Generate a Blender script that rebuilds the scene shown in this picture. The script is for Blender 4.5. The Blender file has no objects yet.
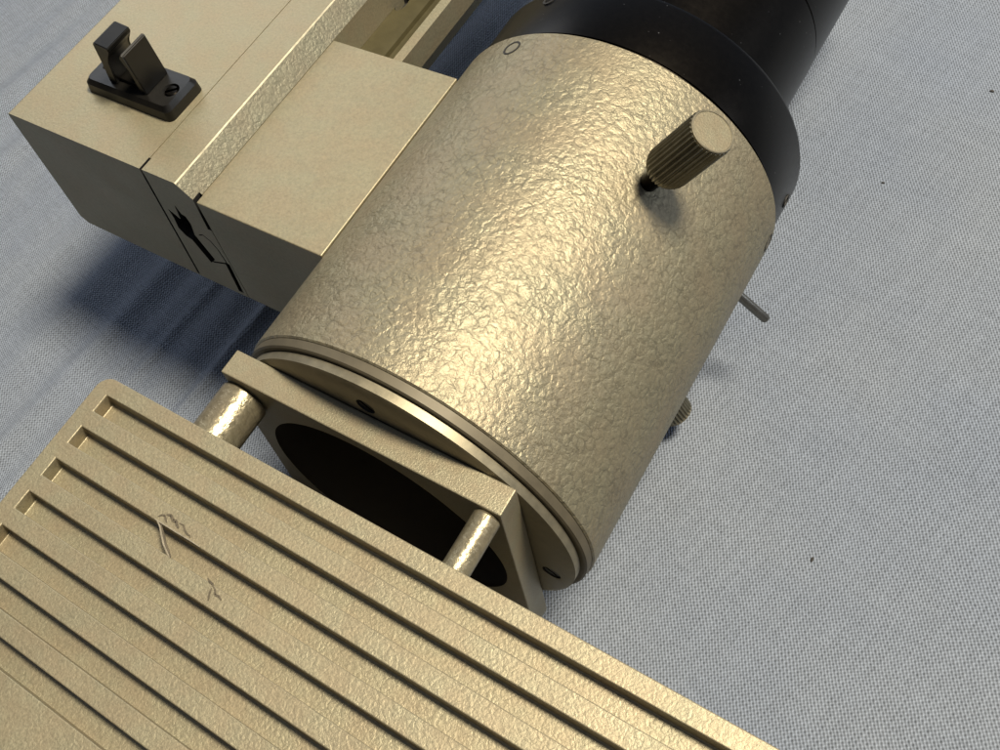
import bpy, bmesh, math, random
from mathutils import Vector, Matrix
random.seed(7)
PI = math.pi
S = 0.032                     # one modelling unit = barrel radius = 32 mm
scn = bpy.context.scene
C = scn.collection
ZC = -1.47                    # height of the cloth
Y0, Y1 = 0.0, 2.112           # barrel ends

# ------------------------------------------------------------------ materials
def newmat(name):
    m = bpy.data.materials.new(name); m.use_nodes = True
    nt = m.node_tree
    return m, nt, nt.nodes['Principled BSDF']
def N(nt, t, **kw):
    n = nt.nodes.new(t)
    for k, v in kw.items():
        if k.startswith('i_'): n.inputs[k[2:].replace('_', ' ')].default_value = v
        else: setattr(n, k, v)
    return n
def L(nt, a, b): nt.links.new(a, b)
def math_(nt, op, a, b=None, c=None):
    n = nt.nodes.new('ShaderNodeMath'); n.operation = op
    for i, v in enumerate((a, b, c)):
        if v is None: continue
        if isinstance(v, (int, float)): n.inputs[i].default_value = v
        else: L(nt, v, n.inputs[i])
    return n.outputs[0]
def ramp(nt, src, stops):
    r = nt.nodes.new('ShaderNodeValToRGB')
    while len(r.color_ramp.elements) < len(stops): r.color_ramp.elements.new(0.5)
    for e, (p, c) in zip(r.color_ramp.elements, stops):
        e.position = p; e.color = (c[0], c[1], c[2], 1) if not isinstance(c, (int, float)) else (c, c, c, 1)
    L(nt, src, r.inputs[0]); return r.outputs[0]

def hammer(name, base, cell=.05, bump=.5, metallic=.6, rough=.42, crevice=.55, fine=.35):
    m, nt, p = newmat(name)
    tc = N(nt, 'ShaderNodeTexCoord')
    mp = N(nt, 'ShaderNodeMapping'); mp.inputs['Scale'].default_value = (1/(cell*S),)*3
    L(nt, tc.outputs['Object'], mp.inputs[0])
    nz = N(nt, 'ShaderNodeTexNoise', i_Scale=.9, i_Detail=4.0, i_Roughness=.6)
    L(nt, mp.outputs[0], nz.inputs['Vector'])
    vs = N(nt, 'ShaderNodeVectorMath', operation='MULTIPLY_ADD')
    L(nt, nz.outputs['Color'], vs.inputs[0]); vs.inputs[1].default_value = (1.7,)*3; L(nt, mp.outputs[0], vs.inputs[2])
    v1 = N(nt, 'ShaderNodeTexVoronoi', feature='DISTANCE_TO_EDGE', i_Scale=.8); L(nt, vs.outputs[0], v1.inputs['Vector'])
    v2 = N(nt, 'ShaderNodeTexVoronoi', feature='F1', i_Scale=1.5); L(nt, vs.outputs[0], v2.inputs['Vector'])
    n2 = N(nt, 'ShaderNodeTexNoise', i_Scale=2.0, i_Detail=5.0, i_Roughness=.7); L(nt, mp.outputs[0], n2.inputs['Vector'])
    n3 = N(nt, 'ShaderNodeTexNoise', i_Scale=.18, i_Detail=2.0); L(nt, mp.outputs[0], n3.inputs['Vector'])
    pil = ramp(nt, v1.outputs['Distance'], [(0, 0.), (.08, .3), (.25, .7), (.6, 1.)])
    sm = ramp(nt, v2.outputs['Distance'], [(0, 1.), (.3, .85), (.6, .35), (.9, 0.)])
    big = ramp(nt, n3.outputs['Fac'], [(.35, .25), (.65, 1.)])
    h = math_(nt, 'MULTIPLY', pil, big)
    h = math_(nt, 'MULTIPLY_ADD', sm, .6, h)
    h = math_(nt, 'MULTIPLY_ADD', n2.outputs['Fac'], fine, h)
    b = N(nt, 'ShaderNodeBump', i_Strength=bump, i_Distance=cell*S*.22); L(nt, h, b.inputs['Height'])
    L(nt, b.outputs[0], p.inputs['Normal'])
    cr0 = ramp(nt, v1.outputs['Distance'], [(0, crevice), (.10, 1.)])
    n4 = N(nt, 'ShaderNodeTexNoise', i_Scale=.5, i_Detail=3.0); L(nt, mp.outputs[0], n4.inputs['Vector'])
    mk = ramp(nt, n4.outputs['Fac'], [(.42, 0.), (.6, 1.)])
    cr = math_(nt, 'ADD', math_(nt, 'MULTIPLY', math_(nt, 'SUBTRACT', cr0, 1.), mk), 1.)
    fl = ramp(nt, n2.outputs['Fac'], [(.3, .8), (.7, 1.12)])
    k = math_(nt, 'MULTIPLY', cr, fl)
    hue = ramp(nt, n3.outputs['Fac'], [(.35, (base[0]*1.01, base[1]*.98, base[2]*.97)), (.65, (base[0]*.985, base[1]*1.02, base[2]*1.03))])
    mx = N(nt, 'ShaderNodeVectorMath', operation='SCALE'); L(nt, hue, mx.inputs[0]); L(nt, k, mx.inputs['Scale'])
    L(nt, mx.outputs[0], p.inputs['Base Color'])
    p.inputs['Metallic'].default_value = metallic
    sg = N(nt, 'ShaderNodeTexNoise', i_Scale=70., i_Detail=3.0); L(nt, tc.outputs['Object'], sg.inputs['Vector'])   # handling smudges
    r = math_(nt, 'MULTIPLY_ADD', n2.outputs['Fac'], .2, math_(nt, 'MULTIPLY_ADD', sg.outputs['Fac'], .22, rough-.21)); L(nt, r, p.inputs['Roughness'])
    return m
def plain(name, base, metallic=0., rough=.5, grain=.1, gscale=300., bump=.1, streak=None, spec=.5, rv=.25, dust=False):
    m, nt, p = newmat(name)
    tc = N(nt, 'ShaderNodeTexCoord'); mp = N(nt, 'ShaderNodeMapping'); L(nt, tc.outputs['Object'], mp.inputs[0])
    if streak: mp.inputs['Scale'].default_value = streak
    nz = N(nt, 'ShaderNodeTexNoise', i_Scale=gscale/S*.032, i_Detail=5.0, i_Roughness=.65); L(nt, mp.outputs[0], nz.inputs['Vector'])
    k = ramp(nt, nz.outputs['Fac'], [(.3, 1-grain), (.7, 1+grain)])
    mx = N(nt, 'ShaderNodeVectorMath', operation='SCALE'); mx.inputs[0].default_value = base; L(nt, k, mx.inputs['Scale'])
    L(nt, mx.outputs[0], p.inputs['Base Color'])
    if dust:
        dn = N(nt, 'ShaderNodeTexVoronoi', feature='F1', i_Scale=900.); L(nt, tc.outputs['Object'], dn.inputs['Vector'])
        dm = N(nt, 'ShaderNodeTexNoise', i_Scale=260., i_Detail=1.0); L(nt, tc.outputs['Object'], dm.inputs['Vector'])
        k1 = ramp(nt, dn.outputs['Distance'], [(.07, 1.), (.13, 0.)]); k2 = ramp(nt, dm.outputs['Fac'], [(.60, 0.), (.66, 1.)])
        dk = math_(nt, 'MULTIPLY', k1, k2)
        mm = N(nt, 'ShaderNodeMix', data_type='RGBA'); L(nt, dk, mm.inputs[0]); L(nt, mx.outputs[0], mm.inputs[6]); mm.inputs[7].default_value = (.16, .15, .14, 1)
        L(nt, mm.outputs[2], p.inputs['Base Color'])
    p.inputs['Metallic'].default_value = metallic
    r = math_(nt, 'MULTIPLY_ADD', nz.outputs['Fac'], rv, rough-rv/2); L(nt, r, p.inputs['Roughness'])
    p.inputs['Specular IOR Level'].default_value = spec
    if bump:
        b = N(nt, 'ShaderNodeBump', i_Strength=bump, i_Distance=.00015); L(nt, nz.outputs['Fac'], b.inputs['Height']); L(nt, b.outputs[0], p.inputs['Normal'])
    return m

CH = (.262, .226, .148)
M = {}
M['barrel'] = hammer('champagne hammertone coarse', (.236, .205, .136), cell=.047, bump=.40, metallic=.58, rough=.46, crevice=.68, fine=.6)
M['housing'] = hammer('champagne hammertone fine', CH, cell=.024, bump=.24, metallic=.5, rough=.48, crevice=.85, fine=.6)
M['plate'] = hammer('champagne paint speckled', CH, cell=.013, bump=.28, metallic=.5, rough=.45, crevice=.85)
M['box'] = hammer('champagne paint satin', (.262, .229, .150), cell=.03, bump=.12, metallic=.45, rough=.48, crevice=.93)
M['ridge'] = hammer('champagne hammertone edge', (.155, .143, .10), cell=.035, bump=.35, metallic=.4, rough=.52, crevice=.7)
M['rod'] = hammer('champagne hammertone glossy', CH, cell=.06, bump=.2, metallic=.65, rough=.33, crevice=.8)
M['ring'] = plain('bare brown metal', (.095, .08, .052), .35, .55, .15, 260, .15)
M['flange'] = plain('machined champagne metal', (.22, .194, .135), .7, .48, .18, 420, .2)
M['lint'] = plain('dark lint', (.035, .032, .03), .0, .9, .3, 900, 0)
M['cream'] = plain('worn bright edge', (.5, .45, .32), .4, .5, .35, 500, .3)  # narrow strip along the box ridge, brighter than the faces beside it
M['knob'] = plain('knurled nickel brass', (.165, .155, .118), .8, .38, .2, 500, .2)
M['steel'] = plain('grey steel', (.16, .155, .14), .9, .33, .12, 500, .1)
M['black'] = plain('black anodised metal', (.010, .0085, .007), 1., .34, .15, 900, .04, rv=.08, dust=True)
M['plastic'] = plain('black moulded plastic', (.0045, .004, .0032), .0, .36, .3, 160, .25, spec=.35)
M['dark'] = plain('dark recess', (.012, .011, .01), .0, .7, .1, 200, 0)
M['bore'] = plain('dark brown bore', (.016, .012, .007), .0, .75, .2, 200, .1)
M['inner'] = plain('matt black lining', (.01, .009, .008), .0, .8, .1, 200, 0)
M['olive'] = plain('olive guide metal', (.075, .064, .03), .4, .45, .15, 200, .15)
M['scratch'] = plain('chipped dark metal', (.075, .06, .038), .1, .7, .4, 900, .3)
M['chip'] = plain('lifted paint chip', (.24, .21, .155), .2, .5, .3, 900, .3)

def cloth_mat():
    m, nt, p = newmat('pale blue grey woven cloth')
    tc = N(nt, 'ShaderNodeTexCoord')
    nz = N(nt, 'ShaderNodeTexNoise', i_Scale=55., i_Detail=3.0); L(nt, tc.outputs['Object'], nz.inputs['Vector'])
    wob = N(nt, 'ShaderNodeVectorMath', operation='MULTIPLY_ADD')
    L(nt, nz.outputs['Color'], wob.inputs[0]); wob.inputs[1].default_value = (.0016, .0016, 0); L(nt, tc.outputs['Object'], wob.inputs[2])
    mp = N(nt, 'ShaderNodeMapping'); mp.inputs['Rotation'].default_value = (0, 0, math.radians(12)); L(nt, wob.outputs[0], mp.inputs[0])
    sp = N(nt, 'ShaderNodeSeparateXYZ'); L(nt, mp.outputs[0], sp.inputs[0])
    per = .0235*S
    a = math_(nt, 'MULTIPLY', sp.outputs[0], 2*PI/per); b = math_(nt, 'MULTIPLY', sp.outputs[1], 2*PI/(per*1.12))
    sa = math_(nt, 'SINE', a); sb = math_(nt, 'SINE', b)
    w = math_(nt, 'MULTIPLY', sa, sb)
    w = math_(nt, 'MULTIPLY_ADD', sa, .4, w)
    w = math_(nt, 'MULTIPLY_ADD', math_(nt, 'SINE', math_(nt, 'ADD', a, b)), .55, w)
    for sc, am in (((3600., 200., 1.), .9), ((200., 3300., 1.), .8)):      # slubby threads of uneven thickness
        m2 = N(nt, 'ShaderNodeMapping'); m2.inputs['Scale'].default_value = sc; L(nt, mp.outputs[0], m2.inputs[0])
        nn = N(nt, 'ShaderNodeTexNoise', i_Scale=.35, i_Detail=2.0); L(nt, m2.outputs[0], nn.inputs['Vector'])
        w = math_(nt, 'ADD', w, math_(nt, 'MULTIPLY', math_(nt, 'SUBTRACT', nn.outputs['Fac'], .5), am))
    n2 = N(nt, 'ShaderNodeTexNoise', i_Scale=1300., i_Detail=3.0, i_Roughness=.7); L(nt, tc.outputs['Object'], n2.inputs['Vector'])
    w = math_(nt, 'MULTIPLY_ADD', n2.outputs['Fac'], 2.2, w)
    n3 = N(nt, 'ShaderNodeTexNoise', i_Scale=22., i_Detail=4.0); L(nt, tc.outputs['Object'], n3.inputs['Vector'])
    f = math_(nt, 'MULTIPLY_ADD', w, .33, .62)
    col = ramp(nt, n3.outputs['Fac'], [(.3, (.154, .177, .222)), (.7, (.176, .196, .230))])
    mx = N(nt, 'ShaderNodeVectorMath', operation='SCALE'); L(nt, col, mx.inputs[0]); L(nt, f, mx.inputs['Scale'])
    L(nt, mx.outputs[0], p.inputs['Base Color'])
    bp = N(nt, 'ShaderNodeBump', i_Strength=.55, i_Distance=.00018); L(nt, w, bp.inputs['Height']); L(nt, bp.outputs[0], p.inputs['Normal'])
    p.inputs['Roughness'].default_value = .9
    p.inputs['Specular IOR Level'].default_value = .15
    return m
M['cloth'] = cloth_mat()

# ------------------------------------------------------------------ helpers
def finish(name, bm, mats, parent=None, sharp=32, smooth=True):
    if not isinstance(mats, (list, tuple)): mats = [mats]
    me = bpy.data.meshes.new(name)
    bmesh.ops.recalc_face_normals(bm, faces=bm.faces)
    bmesh.ops.scale(bm, vec=(S, S, S), verts=bm.verts)
    bm.to_mesh(me); bm.free()
    for m in mats: me.materials.append(m)
    if smooth:
        for f in me.polygons: f.use_smooth = True
        me.set_sharp_from_angle(angle=math.radians(sharp))
    o = bpy.data.objects.new(name, me); C.objects.link(o)
    if parent: setpar(o, parent)
    return o
def setpar(o, parent):
    o.parent = parent
    loc = parent.location.copy(); q = parent
    if parent.parent: loc = loc + parent.parent.location
    o.location = -loc if parent.type == 'EMPTY' else (0, 0, 0)
def box_bm(x0, x1, y0, y1, z0, z1, bev=0, seg=2, bm=None):
    bm = bm or bmesh.new()
    r = bmesh.ops.create_cube(bm, size=1)
    for v in r['verts']:
        v.co = Vector(((x0+x1)/2+v.co.x*(x1-x0), (y0+y1)/2+v.co.y*(y1-y0), (z0+z1)/2+v.co.z*(z1-z0)))
    if bev:
        es = list({e for v in r['verts'] for e in v.link_edges})
        bmesh.ops.bevel(bm, geom=es, offset=bev, segments=seg, affect='EDGES', profile=.5)
    return bm
def prism_y(bm, pts, y0, y1, mat=0):
    a = [bm.verts.new((x, y0, z)) for x, z in pts]; b = [bm.verts.new((x, y1, z)) for x, z in pts]
    n = len(pts); fs = []
    for i in range(n):
        fs.append(bm.faces.new((a[i], a[(i+1) % n], b[(i+1) % n], b[i])))
    fs.append(bm.faces.new(a)); fs.append(bm.faces.new(b[::-1]))
    for f in fs: f.material_index = mat
    return fs
def prism_z(bm, pts, z0, z1, mat=0):
    a = [bm.verts.new((x, y, z0)) for x, y in pts]; b = [bm.verts.new((x, y, z1)) for x, y in pts]
    n = len(pts); fs = []
    for i in range(n):
        fs.append(bm.faces.new((a[i], a[(i+1) % n], b[(i+1) % n], b[i])))
    fs.append(bm.faces.new(a)); fs.append(bm.faces.new(b[::-1]))
    for f in fs: f.material_index = mat
    return fs
def lathe(prof, seg=160, cx=0, cz=0, closed=False, mats=None, bm=None, T=None, rad=None, caps=(1, 1)):
    """prof = [(axial, radius)]; about the Y axis, or mapped by T(axial, a, b)."""
    bm = bm or bmesh.new(); rings = []
    for y, r in prof:
        ring = []
        for i in range(seg):
            t = 2*PI*i/seg; rr = r*(rad(i) if rad and r > 1e-6 else 1)
            p = (cx+rr*math.cos(t), y, cz+rr*math.sin(t))
            ring.append(bm.verts.new(T(p) if T else p))
        rings.append(ring)
    n = len(rings)
    for k in range(n if closed else n-1):
        A, B = rings[k], rings[(k+1) % n]
        for i in range(seg):
            f = bm.faces.new((A[i], A[(i+1) % seg], B[(i+1) % seg], B[i]))
            if mats: f.material_index = mats[k]
    if not closed:
        for R_, k, on in ((rings[0], 0, caps[0]), (rings[-1], -1, caps[1])):
            if not on: continue
            f = bm.faces.new(R_)
            if mats: f.material_index = mats[k]
    return bm
def radial(theta, y, tilt=0.0, lean=0.0):
    """maps lathe space (axis Y = outward from the barrel) to a spot on the barrel."""
    t = math.radians(theta)
    u = Vector((math.cos(t+lean), tilt, math.sin(t+lean))).normalized()
    a = Vector((0, 1, 0)); a = (a - u*a.dot(u)).normalized(); b = u.cross(a)
    o = Vector((math.cos(t), 0, math.sin(t)))
    return lambda p: Vector((0, y, 0)) + o + u*(p[1]-1) + a*p[0] + b*p[2]
def cut(o, bm, cutmat=None, bevel=0, smooth_angle=32):
    co = finish('cutter', bm, [cutmat or o.data.materials[0]], smooth=False)
    co.location = o.location
    if o.parent: co.location = (0, 0, 0)
    bpy.context.view_layer.update()
    md = o.modifiers.new('b', 'BOOLEAN'); md.object = co; md.operation = 'DIFFERENCE'; md.solver = 'EXACT'
    md.material_mode = 'TRANSFER'
    if bevel:
        bv = o.modifiers.new('v', 'BEVEL'); bv.width = bevel*S; bv.segments = 2; bv.limit_method = 'ANGLE'; bv.angle_limit = math.radians(40)
        bv.use_clamp_overlap = True
    dg = bpy.context.evaluated_depsgraph_get()
    me = bpy.data.meshes.new_from_object(o.evaluated_get(dg), preserve_all_data_layers=True, depsgraph=dg)
    o.modifiers.clear(); o.data = me
    for f in me.polygons: f.use_smooth = True
    me.set_sharp_from_angle(angle=math.radians(smooth_angle))
    bpy.data.objects.remove(co)

# ------------------------------------------------------------------ cloth (the surface)
def gauss(x, m, s): return math.exp(-((x-m)/s)**2)
def cloth_z(x, y):
    # the folds run roughly along the barrel and fade to the right
    xs = x - .08*(y-.5) + .02*math.sin(1.3*y)
    h = 0
    for c, s, a in ((-2.02, .10, .035), (-2.33, .045, .075), (-2.62, .12, .03), (-2.85, .03, .045), (-3.02, .07, .03), (-3.32, .09, .05), (-3.75, .16, .05),
                    (-4.3, .14, .045), (-4.8, .2, .05), (-5.5, .2, .05), (-6.2, .25, .06)):
        h += a*gauss(xs, c, s)*(.75+.25*math.sin(1.1*y+c*3))
    ramp_l = 1/(1+math.exp((x+2.0)*3))
    h += 1.2*ramp_l*(.012*math.sin(11*xs+1.5*math.sin(y*1.3)) + .008*math.sin(19*xs+y*.8))*(.5+.5*math.sin(2.1*xs+.6*y))
    h += .016*math.sin(.9*x+.5*y) * math.sin(.7*y-.4*x+1)
    h += .006*math.sin(2.9*x-1.2*y+.6)
    return h
bm = bmesh.new()
xs = [-16+.25*i for i in range(32)] + [-8+.035*i for i in range(286)] + [2+.2*i for i in range(56)]
ys = [-8+.25*i for i in range(20)] + [-3+.11*i for i in range(110)] + [9.1+.4*i for i in range(22)]
g = [[bm.verts.new((x, y, ZC+cloth_z(x, y))) for x in xs] for y in ys]
for j in range(len(ys)-1):
    for i in range(len(xs)-1):
        bm.faces.new((g[j][i], g[j][i+1], g[j+1][i+1], g[j+1][i]))
cl = finish('cloth', bm, M['cloth'], sharp=80)
cl['kind'] = 'structure'

# ------------------------------------------------------------------ the instrument
root = bpy.data.objects.new('optical_instrument', None); C.objects.link(root)
root.location = (0, 0, ZC*S)
root.empty_display_size = .02
root['label'] = 'champagne coloured metal optical instrument with ribbed housing and round barrel on pale cloth'
root['category'] = 'optical instrument'

# --- ribbed lamp housing in the foreground
zh = .697
hx0, hx1, hy0, hy1, hz0 = -1.336, 2.75, -2.95, -.528, -1.2
def rrect(x0, x1, y0, y1, r, n=8):
    pts = []
    for cx, cy, a0 in ((x1-r, y1-r, 0), (x0+r, y1-r, 90), (x0+r, y0+r, 180), (x1-r, y0+r, 270)):
        for k in range(n+1):
            a = math.radians(a0+90*k/n); pts.append((cx+r*math.cos(a), cy+r*math.sin(a)))
    return pts
bm = bmesh.new()
prism_z(bm, rrect(hx0, hx1, hy0, hy1, .075), hz0, zh)
hous = finish('ribbed_housing', bm, M['housing'], root, sharp=15)
bm = bmesh.new()
for i in range(7):
    yf = -.615-.1866*i
    box_bm(-1.247, 2.66, yf-.097, yf, zh-.085, zh+.2, bm=bm)
cut(hous, bm, bevel=.005, smooth_angle=15)

# scratch and lifted paint chip beside the third groove (one thin piece of damage)
def strand(bm, pts, w, z, mat, lift=0.0):
    for k in range(len(pts)-1):
        (xa, ya), (xb, yb) = pts[k], pts[k+1]
        d = Vector((xb-xa, yb-ya, 0)); 
        if d.length < 1e-6: continue
        n = Vector((-d.y, d.x, 0)).normalized()
        wa = w*(.35+.65*math.sin(PI*(k+.3)/(len(pts)-.4))); wb = w*(.35+.65*math.sin(PI*min(1, (k+1.3)/(len(pts)-.4))))
        A, B = Vector((xa, ya, z+lift*k)), Vector((xb, yb, z+lift*(k+1)))
        vs = [bm.verts.new(p) for p in (A-n*wa, A+n*wa, B+n*wb, B-n*wb)] + [bm.verts.new(p-Vector((0, 0, .0035))) for p in (A-n*wa, A+n*wa, B+n*wb, B-n*wb)]
        for q in ((0, 1, 2, 3), (7, 6, 5, 4), (0, 4, 5, 1), (1, 5, 6, 2), (2, 6, 7, 3), (3, 7, 4, 0)):
            f = bm.faces.new([vs[j] for j in q]); f.material_index = mat
bm = bmesh.new()
top = zh+.0022
strand(bm, [(-.596, -.970), (-.585, -.955), (-.570, -.950), (-.555, -.962), (-.54, -.972)], .005, top, 0)
strand(bm, [(-.566, -.942), (-.545, -.935), (-.520, -.950), (-.505, -.945), (-.49, -.958), (-.475, -.965)], .008, top, 0)
strand(bm, [(-.487, -.945), (-.465, -.943), (-.448, -.955), (-.435, -.962), (-.420, -.968), (-.408, -.966), (-.399, -.975)], .005, top, 0)
strand(bm, [(-.212, -1.075), (-.195, -1.083), (-.178, -1.084), (-.166, -1.093)], .005, top, 0)
strand(bm, [(-.165, -1.092), (-.15, -1.10), (-.14, -1.115), (-.12, -1.112), (-.10, -1.12)], .005, top, 0)
strand(bm, [(-.17, -1.10), (-.165, -1.12), (-.158, -1.135), (-.15, -1.15)], .0045, top, 0)
strand(bm, [(-.60, -.985), (-.565, -.985), (-.52, -.984), (-.47, -.984), (-.42, -.983), (-.37, -.983), (-.33, -.985)], .0035, top+.003, 1)
strand(bm, [(-.585, -.985), (-.555, -1.00), (-.525, -1.025), (-.485, -1.055), (-.45, -1.075), (-.422, -1.088)], .0045, zh+.007, 1, -.0010)
strand(bm, [(-.552, -.992), (-.518, -1.017), (-.478, -1.048), (-.443, -1.068), (-.418, -1.085)], .0045, zh+.012, 0, -.0012)
scr = finish('paint_scratch', bm, [M['scratch'], M['chip']], hous)
scr['label'] = 'curled dark scratch and lifted paint chip across a groove'

# --- two rods between housing and plate
def rod(name, cx, cz, r, y0, y1):
    return finish(name, lathe([(y0, r-.01), (y0, r), (y1-.012, r), (y1, r-.01)], 64, cx, cz), M['rod'], root)
rod('connecting_rod', -.717, .518, .1265, -.60, -.249)['label'] = 'thicker glossy hammertone rod on the left'
rod('connecting_rod', .670, .623, .063, -.60, -.249)['label'] = 'thinner glossy hammertone rod on the right'

# --- square plate with round aperture
bm = box_bm(-.806, .738, -.247, -.112, -.86, .697, bev=.006)
plate = finish('square_plate', bm, [M['plate']], root)
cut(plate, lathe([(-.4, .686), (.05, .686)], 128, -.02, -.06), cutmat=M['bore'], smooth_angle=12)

# --- flange ring, lip ring
fl = finish('flange_ring', lathe([(-.109, .70), (-.109, .925), (-.098, .955), (-.056, .957), (-.052, .95), (-.052, .70)], 192, closed=True), M['flange'], root)
for th, rr in ((91.6, .775), (-14, .845), (200, .82)):
    t = math.radians(th); sx, sz = rr*math.cos(t), rr*math.sin(t)
    cut(fl, lathe([(-.2, .05), (-.075, .05)], 32, sx, sz), cutmat=M['dark'])
    b2 = lathe([(-.078, .044), (-.098, .044), (-.104, .038)], 32, sx, sz)
    scw = finish('flange_screw', b2, M['black'], fl)
    c = bmesh.new(); box_bm(-.06, .06, -.15, -.092, -.008, .008, bm=c)
    bmesh.ops.rotate(c, verts=c.verts, cent=(0, 0, 0), matrix=Matrix.Rotation(.7, 3, 'Y')); bmesh.ops.translate(c, verts=c.verts, vec=(sx, 0, sz))
    cut(scw, c)
finish('lip_ring', lathe([(-.051, .70), (-.051, .978), (-.044, .988), (-.002, .99), (-.002, .70)], 192, closed=True), M['ring'], root)

# --- barrel
prof = [(0, .70), (0, .992), (.008, 1.0)] + [(.008+(Y1-.016)*k/24, 1.0) for k in range(1, 24)] + [(Y1-.008, 1.0), (Y1, .992), (Y1, .70), (1.9, .70), (.9, .70)]
nb = len(prof)
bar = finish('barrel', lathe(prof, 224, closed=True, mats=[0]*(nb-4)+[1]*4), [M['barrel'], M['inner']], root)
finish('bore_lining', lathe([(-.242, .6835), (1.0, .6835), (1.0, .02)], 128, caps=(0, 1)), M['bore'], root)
# drill for the knob screws is hidden by them; flush set screws
for th, y in ((117.5, 2.003), (-3.2, 2.03)):
    T = radial(th, y)
    b2 = lathe([(.99, .052), (1.0025, .052), (1.0025, .041), (.997, .040), (.997, .030), (1.0, .029), (1.0, .004)], 40, T=T, mats=[1, 1, 1, 0, 0, 0, 0])
    ss = finish('set_screw', b2, [M['flange'], M['dark']], bar)

# --- knurled thumb screws
def thumbscrew(th, y, h0, h1, r, label, tilt=0, lean=0):
    T = radial(th, y, tilt, lean)
    teeth = 30; seg = teeth*6
    kn = lambda i: (1.0, .98, .92, .90, .92, .98)[i % 6]
    b2 = lathe([(.985, .046), (h0+.02, .046)], 32, T=T)
    neck = finish('thumbscrew', b2, M['black'], root); neck['label'] = label
    b2 = bmesh.new()
    lathe([(h0, r*.55), (h0+.004, r*.84)], seg, T=T, bm=b2)
    b2 = lathe([(h0, r*.5), (h0, r*.80), (h0+.035, r*.97), (h0+.05, r), (h1-.012, r), (h1-.012, r*.965)], seg, T=T, rad=kn)
    head = finish('knurled_head', b2, M['knob'], neck, sharp=25)
    b2 = lathe([(h1-.02, r*.93), (h1-.003, r*.95), (h1, r*.92), (h1, r*.88), (h1-.003, r*.86), (h1-.002, .01)], 96, T=T, mats=[0, 0, 0, 0, 1, 1])
    finish('end_cap', b2, [M['flange'], M['plate']], neck)
thumbscrew(55.8, 1.495, 1.115, 1.50, .112, 'knurled thumbscrew standing up near the top of the barrel', .115, .01)
thumbscrew(-59.5, 1.46, 1.12, 1.48, .112, 'knurled thumbscrew peeking out below the barrel')
T = radial(-39, 2.065)
finish('steel_pin', lathe([(.98, .029), (1.33, .029), (1.345, .023)], 32, T=T), M['steel'], root)

# --- black collar and tube
col = finish('black_collar', lathe([(Y1+.002, .70), (Y1+.002, .955), (Y1+.03, .965), (Y1+.03, .974), (2.50, .977), (2.527, .965), (2.527, .60)], 192, closed=True), M['black'], root)
for th, y in ((-3, 2.33), (119, 2.435), (237, 2.4)):
    T = radial(th, y)
    off = -.03
    b2 = lathe([(.96, .04), (.981, .04), (.981, .028), (.965, .027), (.965, .004)], 28, T=T)
    finish('collar_screw', b2, M['dark'], col)
finish('black_tube', lathe([(2.528, .40), (2.528, .712), (3.415, .712), (3.422, .705), (3.422, .40)], 160, closed=True), M['black'], root)
finish('tube_end_section', lathe([(3.424, .40), (3.424, .700), (3.432, .709), (5.2, .709), (5.2, .40)], 160, closed=True), M['black'], root)

# --- side box with top ridge, seam and opening
X0, X1, X2, X3, X4 = -3.242, -2.097, -1.835, -1.727, -.840
zb, z2, zbot, Yb, Yo = .675, .562, -.395, .592, 1.966
r = .02
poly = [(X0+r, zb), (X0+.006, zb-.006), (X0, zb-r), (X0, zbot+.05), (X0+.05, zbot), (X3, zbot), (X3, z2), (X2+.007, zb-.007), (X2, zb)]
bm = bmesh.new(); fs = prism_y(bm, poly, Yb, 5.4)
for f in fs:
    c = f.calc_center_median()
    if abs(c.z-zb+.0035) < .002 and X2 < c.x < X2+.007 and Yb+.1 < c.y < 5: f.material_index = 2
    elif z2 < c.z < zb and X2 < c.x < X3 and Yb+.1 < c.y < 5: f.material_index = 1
side = finish('side_box', bm, [M['box'], M['ridge'], M['cream']], root)
bm = bmesh.new()
box_bm(X1-.003, X1+.003, Yb-.1, 5.6, zb-.006, zb+.1, bm=bm)
cut(side, bm, smooth_angle=12)
side['label'] = 'flat champagne box body beside the barrel'
# lower block of the side box, butting the barrel
bm = box_bm(X3+.0008, X4, Yb, Yo, zbot, z2, bev=.006)
blk = finish('side_block', bm, M['box'], root, sharp=12)
# narrow cuts in the shaded front face (seams and key-shaped recess)
def slots(o, polys, depth):
    b = bmesh.new()
    for pl in polys: prism_y(b, pl, Yb-.05, Yb+depth)
    cut(o, b, cutmat=M['dark'], smooth_angle=12)  # cut walls coloured near-black, standing in for the shade inside
slots(side, [[(-2.104, .70), (-2.086, .70), (-2.137, -.38), (-2.155, -.38)],
             [(-1.962, .425), (-1.945, .345), (-1.915, .335), (-1.905, .27), (-1.93, .15), (-1.865, -.065), (-1.925, -.13), (-1.99, .07), (-2.03, .085), (-2.065, .15), (-2.05, .25), (-2.055, .335), (-1.985, .275)]], .09)
slots(blk, [], .05) if False else None
bm = bmesh.new()
def band(pts, w):
    out = []
    for k in range(len(pts)):
        a = Vector(pts[max(k-1, 0)]); b = Vector(pts[min(k+1, len(pts)-1)]); d = (b-a).normalized(); n = Vector((-d.y, d.x))
        out.append((Vector(pts[k])+n*w, Vector(pts[k])-n*w))
    return [tuple(p[0]) for p in out] + [tuple(p[1]) for p in out[::-1]]
slots(side, [band([(-1.885, .175), (-1.845, .195), (-1.80, .16), (-1.772, .09), (-1.757, -.045)], .005)], .03)
slots(side, [band([(-1.90, -.105), (-1.85, -.085), (-1.80, -.062), (-1.74, -.045)], .007)], .03)
slots(side, [[(-1.775, -.04), (-1.738, -.04), (-1.757, -.36), (-1.795, -.36)]], .06)
slots(side, [[(-1.735, .70), (-1.70, .70), (-1.70, .30), (-1.755, .30)]], .06)
slots(blk, [[(-1.74, .70), (-1.715, .70), (-1.725, .30), (-1.74, .30)]], .06)

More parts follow.
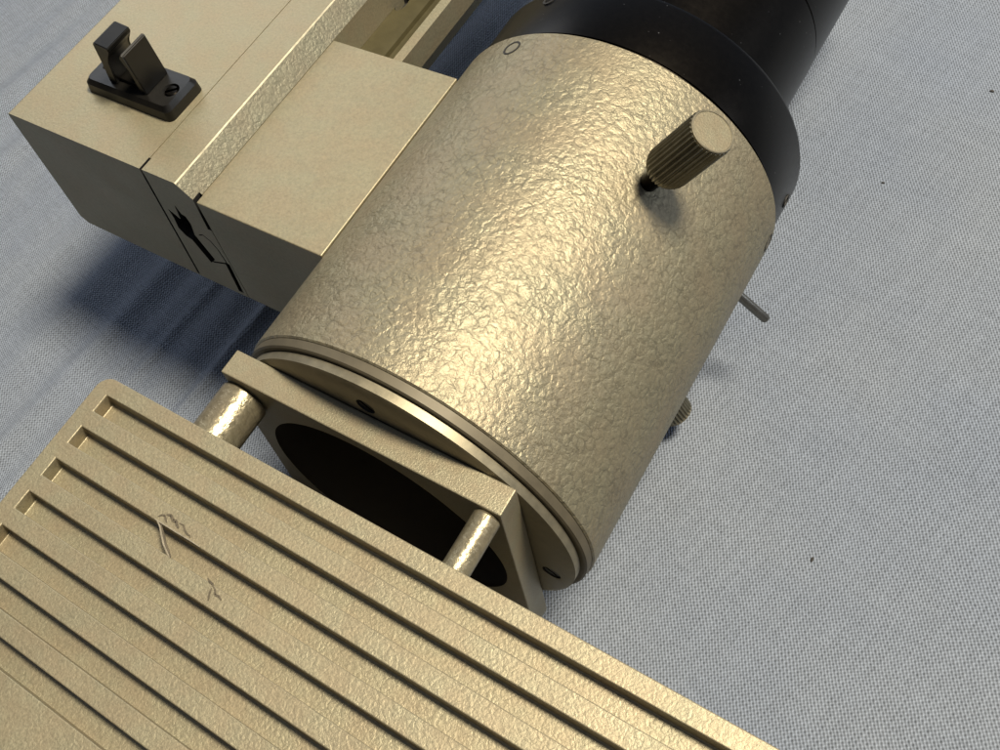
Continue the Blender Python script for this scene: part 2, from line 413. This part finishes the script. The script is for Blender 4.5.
# guide rail beyond the opening
bm = bmesh.new()
poly = [(X3+.001, .166), (-1.374, .166), (-1.374, .36), (-1.44, .36), (-1.452, .30), (-1.475, .29), (-1.53, .29), (-1.54, .32), (X3+.001, .32)]
prism_y(bm, poly, Yo-.01, 5.3)
rail = finish('guide_rail', bm, [M['olive']], root)
rail.data.materials.append(M['box'])
for f in rail.data.polygons:
    c = f.center/S
    if c.x > -1.45 : f.material_index = 1
b = lathe([(.26, .035), (.5, .035)], 32, T=lambda p: Vector((-1.70+p[0], 2.62+p[2]*2.2, p[1])))
cut(rail, b, cutmat=M['dark'])

# --- cable clip screwed to the box (a part with prongs and screw)
bm = bmesh.new()
cz = zb+.0015
def frus(bm, lo, hi, z0, z1):
    a = [bm.verts.new((x, y, z0)) for x, y in lo]; b = [bm.verts.new((x, y, z1)) for x, y in hi]; n = len(lo)
    for i in range(n): bm.faces.new((a[i], a[(i+1) % n], b[(i+1) % n], b[i]))
    bm.faces.new(a); bm.faces.new(b[::-1])
frus(bm, rrect(-2.855, -2.145, .942, 1.248, .04, 4), rrect(-2.85, -2.15, .948, 1.242, .04, 4), cz, cz+.065)
frus(bm, rrect(-2.849, -2.151, .949, 1.241, .04, 4), rrect(-2.825, -2.172, .968, 1.222, .035, 4), cz+.0652, cz+.098)
clip = finish('cable_clip', bm, M['plastic'], side, sharp=25)
clip['label'] = 'small black plastic spring clip screwed to the box top'
for cx, rr in ((-2.232, .052), (-2.765, .026)):
    cut(clip, lathe([(cz+.06, rr), (cz+.3, rr)], 32, T=lambda p, cx=cx: Vector((cx+p[0], 1.092+p[2], p[1]))), cutmat=M['dark'])
def prong(pts):
    b = bmesh.new(); prism_y(b, pts, 1.0, 1.196)
    bmesh.ops.bevel(b, geom=b.edges[:], offset=.005, segments=2, affect='EDGES')
    return finish('clip_prong', b, M['plastic'], side if False else clip, sharp=30)
zt = cz+.096
prong([(-2.345, zt), (-2.378, 1.064), (-2.395, 1.072), (-2.43, 1.035), (-2.39, .95), (-2.395, zt)])
prong([(-2.59, zt), (-2.565, .96), (-2.548, .99), (-2.492, 1.055), (-2.495, 1.083), (-2.60, 1.096), (-2.615, 1.085), (-2.625, .93), (-2.655, zt)])
b = bmesh.new(); box_bm(-2.60, -2.37, 1.03, 1.165, zt-.002, zt+.03, bev=.006, bm=b)
finish('clip_saddle', b, M['plastic'], clip)
b = lathe([(cz+.062, .044), (cz+.088, .044), (cz+.095, .036), (cz+.096, .003)], 32, T=lambda p: Vector((-2.232+p[0], 1.092+p[2], p[1])))
cs = finish('clip_screw', b, M['black'], clip)
c = box_bm(-.07, .07, -.009, .009, cz+.08, cz+.2)
bmesh.ops.rotate(c, verts=c.verts, cent=(0, 0, 0), matrix=Matrix.Rotation(.75, 3, 'Z')); bmesh.ops.translate(c, verts=c.verts, vec=(-2.232, 1.092, 0))
cut(cs, c)

# --- specks of lint on the cloth
for lx, ly, sx, sy, lab in ((1.205, 3.86, 1.3, .8, 'tiny dark speck of lint on pale cloth just right of the black tube'),
                            (1.794, 1.032, .8, 1.5, 'tiny dark speck of lint on pale cloth below the knurled screws, nearest the ribbed housing'),
                            (1.593, 4.965, 1.7, .9, 'tiny dark speck of lint on pale cloth near the far edge, farthest from the barrel')):
    bm = bmesh.new(); bmesh.ops.create_icosphere(bm, subdivisions=2, radius=.0095)
    for v in bm.verts: v.co = Vector((v.co.x*sx, v.co.y*sy, v.co.z*.6))*(1+.3*random.uniform(-1, 1))
    bmesh.ops.translate(bm, verts=bm.verts, vec=(lx, ly, ZC+cloth_z(lx, ly)+.006))
    lint = finish('lint_speck', bm, M['lint'])
    lint['label'] = lab; lint['category'] = 'lint'; lint['group'] = 'lint specks on the cloth'

# ------------------------------------------------------------------ lights
w = bpy.data.worlds.new('World'); scn.world = w; w.use_nodes = True
bg = w.node_tree.nodes['Background']; bg.inputs[1].default_value = 1.0
nt = w.node_tree
tc = N(nt, 'ShaderNodeTexCoord')      # a dim room: dark behind the photographer, a paler bluish ceiling and far wall
dp = N(nt, 'ShaderNodeVectorMath', operation='DOT_PRODUCT'); L(nt, tc.outputs['Generated'], dp.inputs[0]); dp.inputs[1].default_value = Vector((.05, .62, .78)).normalized()
L(nt, ramp(nt, math_(nt, 'MULTIPLY_ADD', dp.outputs['Value'], .5, .5), [(.35, (.028, .032, .040)), (.7, (.115, .134, .18)), (1., (.33, .375, .46))]), bg.inputs[0])
def area(name, d, dist, size, power, color, target=(0, 0.9, 0)):
    l = bpy.data.lights.new(name, 'AREA'); l.shape = 'DISK'; l.size = size*S; l.energy = power; l.color = color
    o = bpy.data.objects.new(name, l); C.objects.link(o)
    d = Vector(d).normalized(); t = Vector(target)
    o.location = (t+d*dist)*S; o.rotation_euler = d.to_track_quat('Z', 'Y').to_euler()
    return o
area('ceiling_lamp', (.28, .20, .93), 42, 10, 40, (1, .895, .70))
area('window_light', (.81, .50, .34), 46, 9, 2.6, (.84, .92, 1))

area('left_cloth_fill', (-.8, .5, .42), 20, 10, .8, (.92, .96, 1))  # unseen fill light, added to brighten the cloth at the far left

# ------------------------------------------------------------------ camera
R = [[0.8203410885922073, 0.5361063680719945, -0.19907400754495147], [0.35796529284812756, -0.7528527010375892, -0.5523347351530236], [-0.44598357310948855, 0.38184129249344095, -0.8095034773633971]]
cam = bpy.data.cameras.new('camera'); co = bpy.data.objects.new('camera', cam); C.objects.link(co); scn.camera = co
X = Vector(R[0]); Yv = -Vector(R[1]); Z = -Vector(R[2])
m = Matrix((X, Yv, Z)).transposed().to_4x4(); m.translation = Vector((2.0058782607787764, -1.4737611886113227, 4.781048585021623))*S
co.matrix_world = m
cam.sensor_width = 36; cam.lens = 36*1053.98/1000
cam.shift_x = (500-395.75)/1000; cam.shift_y = -(375-303.01)/1000
cam.clip_start = .005; cam.clip_end = 20
scn.view_settings.view_transform = 'Standard'; scn.view_settings.look = 'None'
scn.view_settings.exposure = 0; scn.view_settings.gamma = 1
scn.render.engine = 'CYCLES'
scn.render.resolution_x = 1024; scn.render.resolution_y = 768
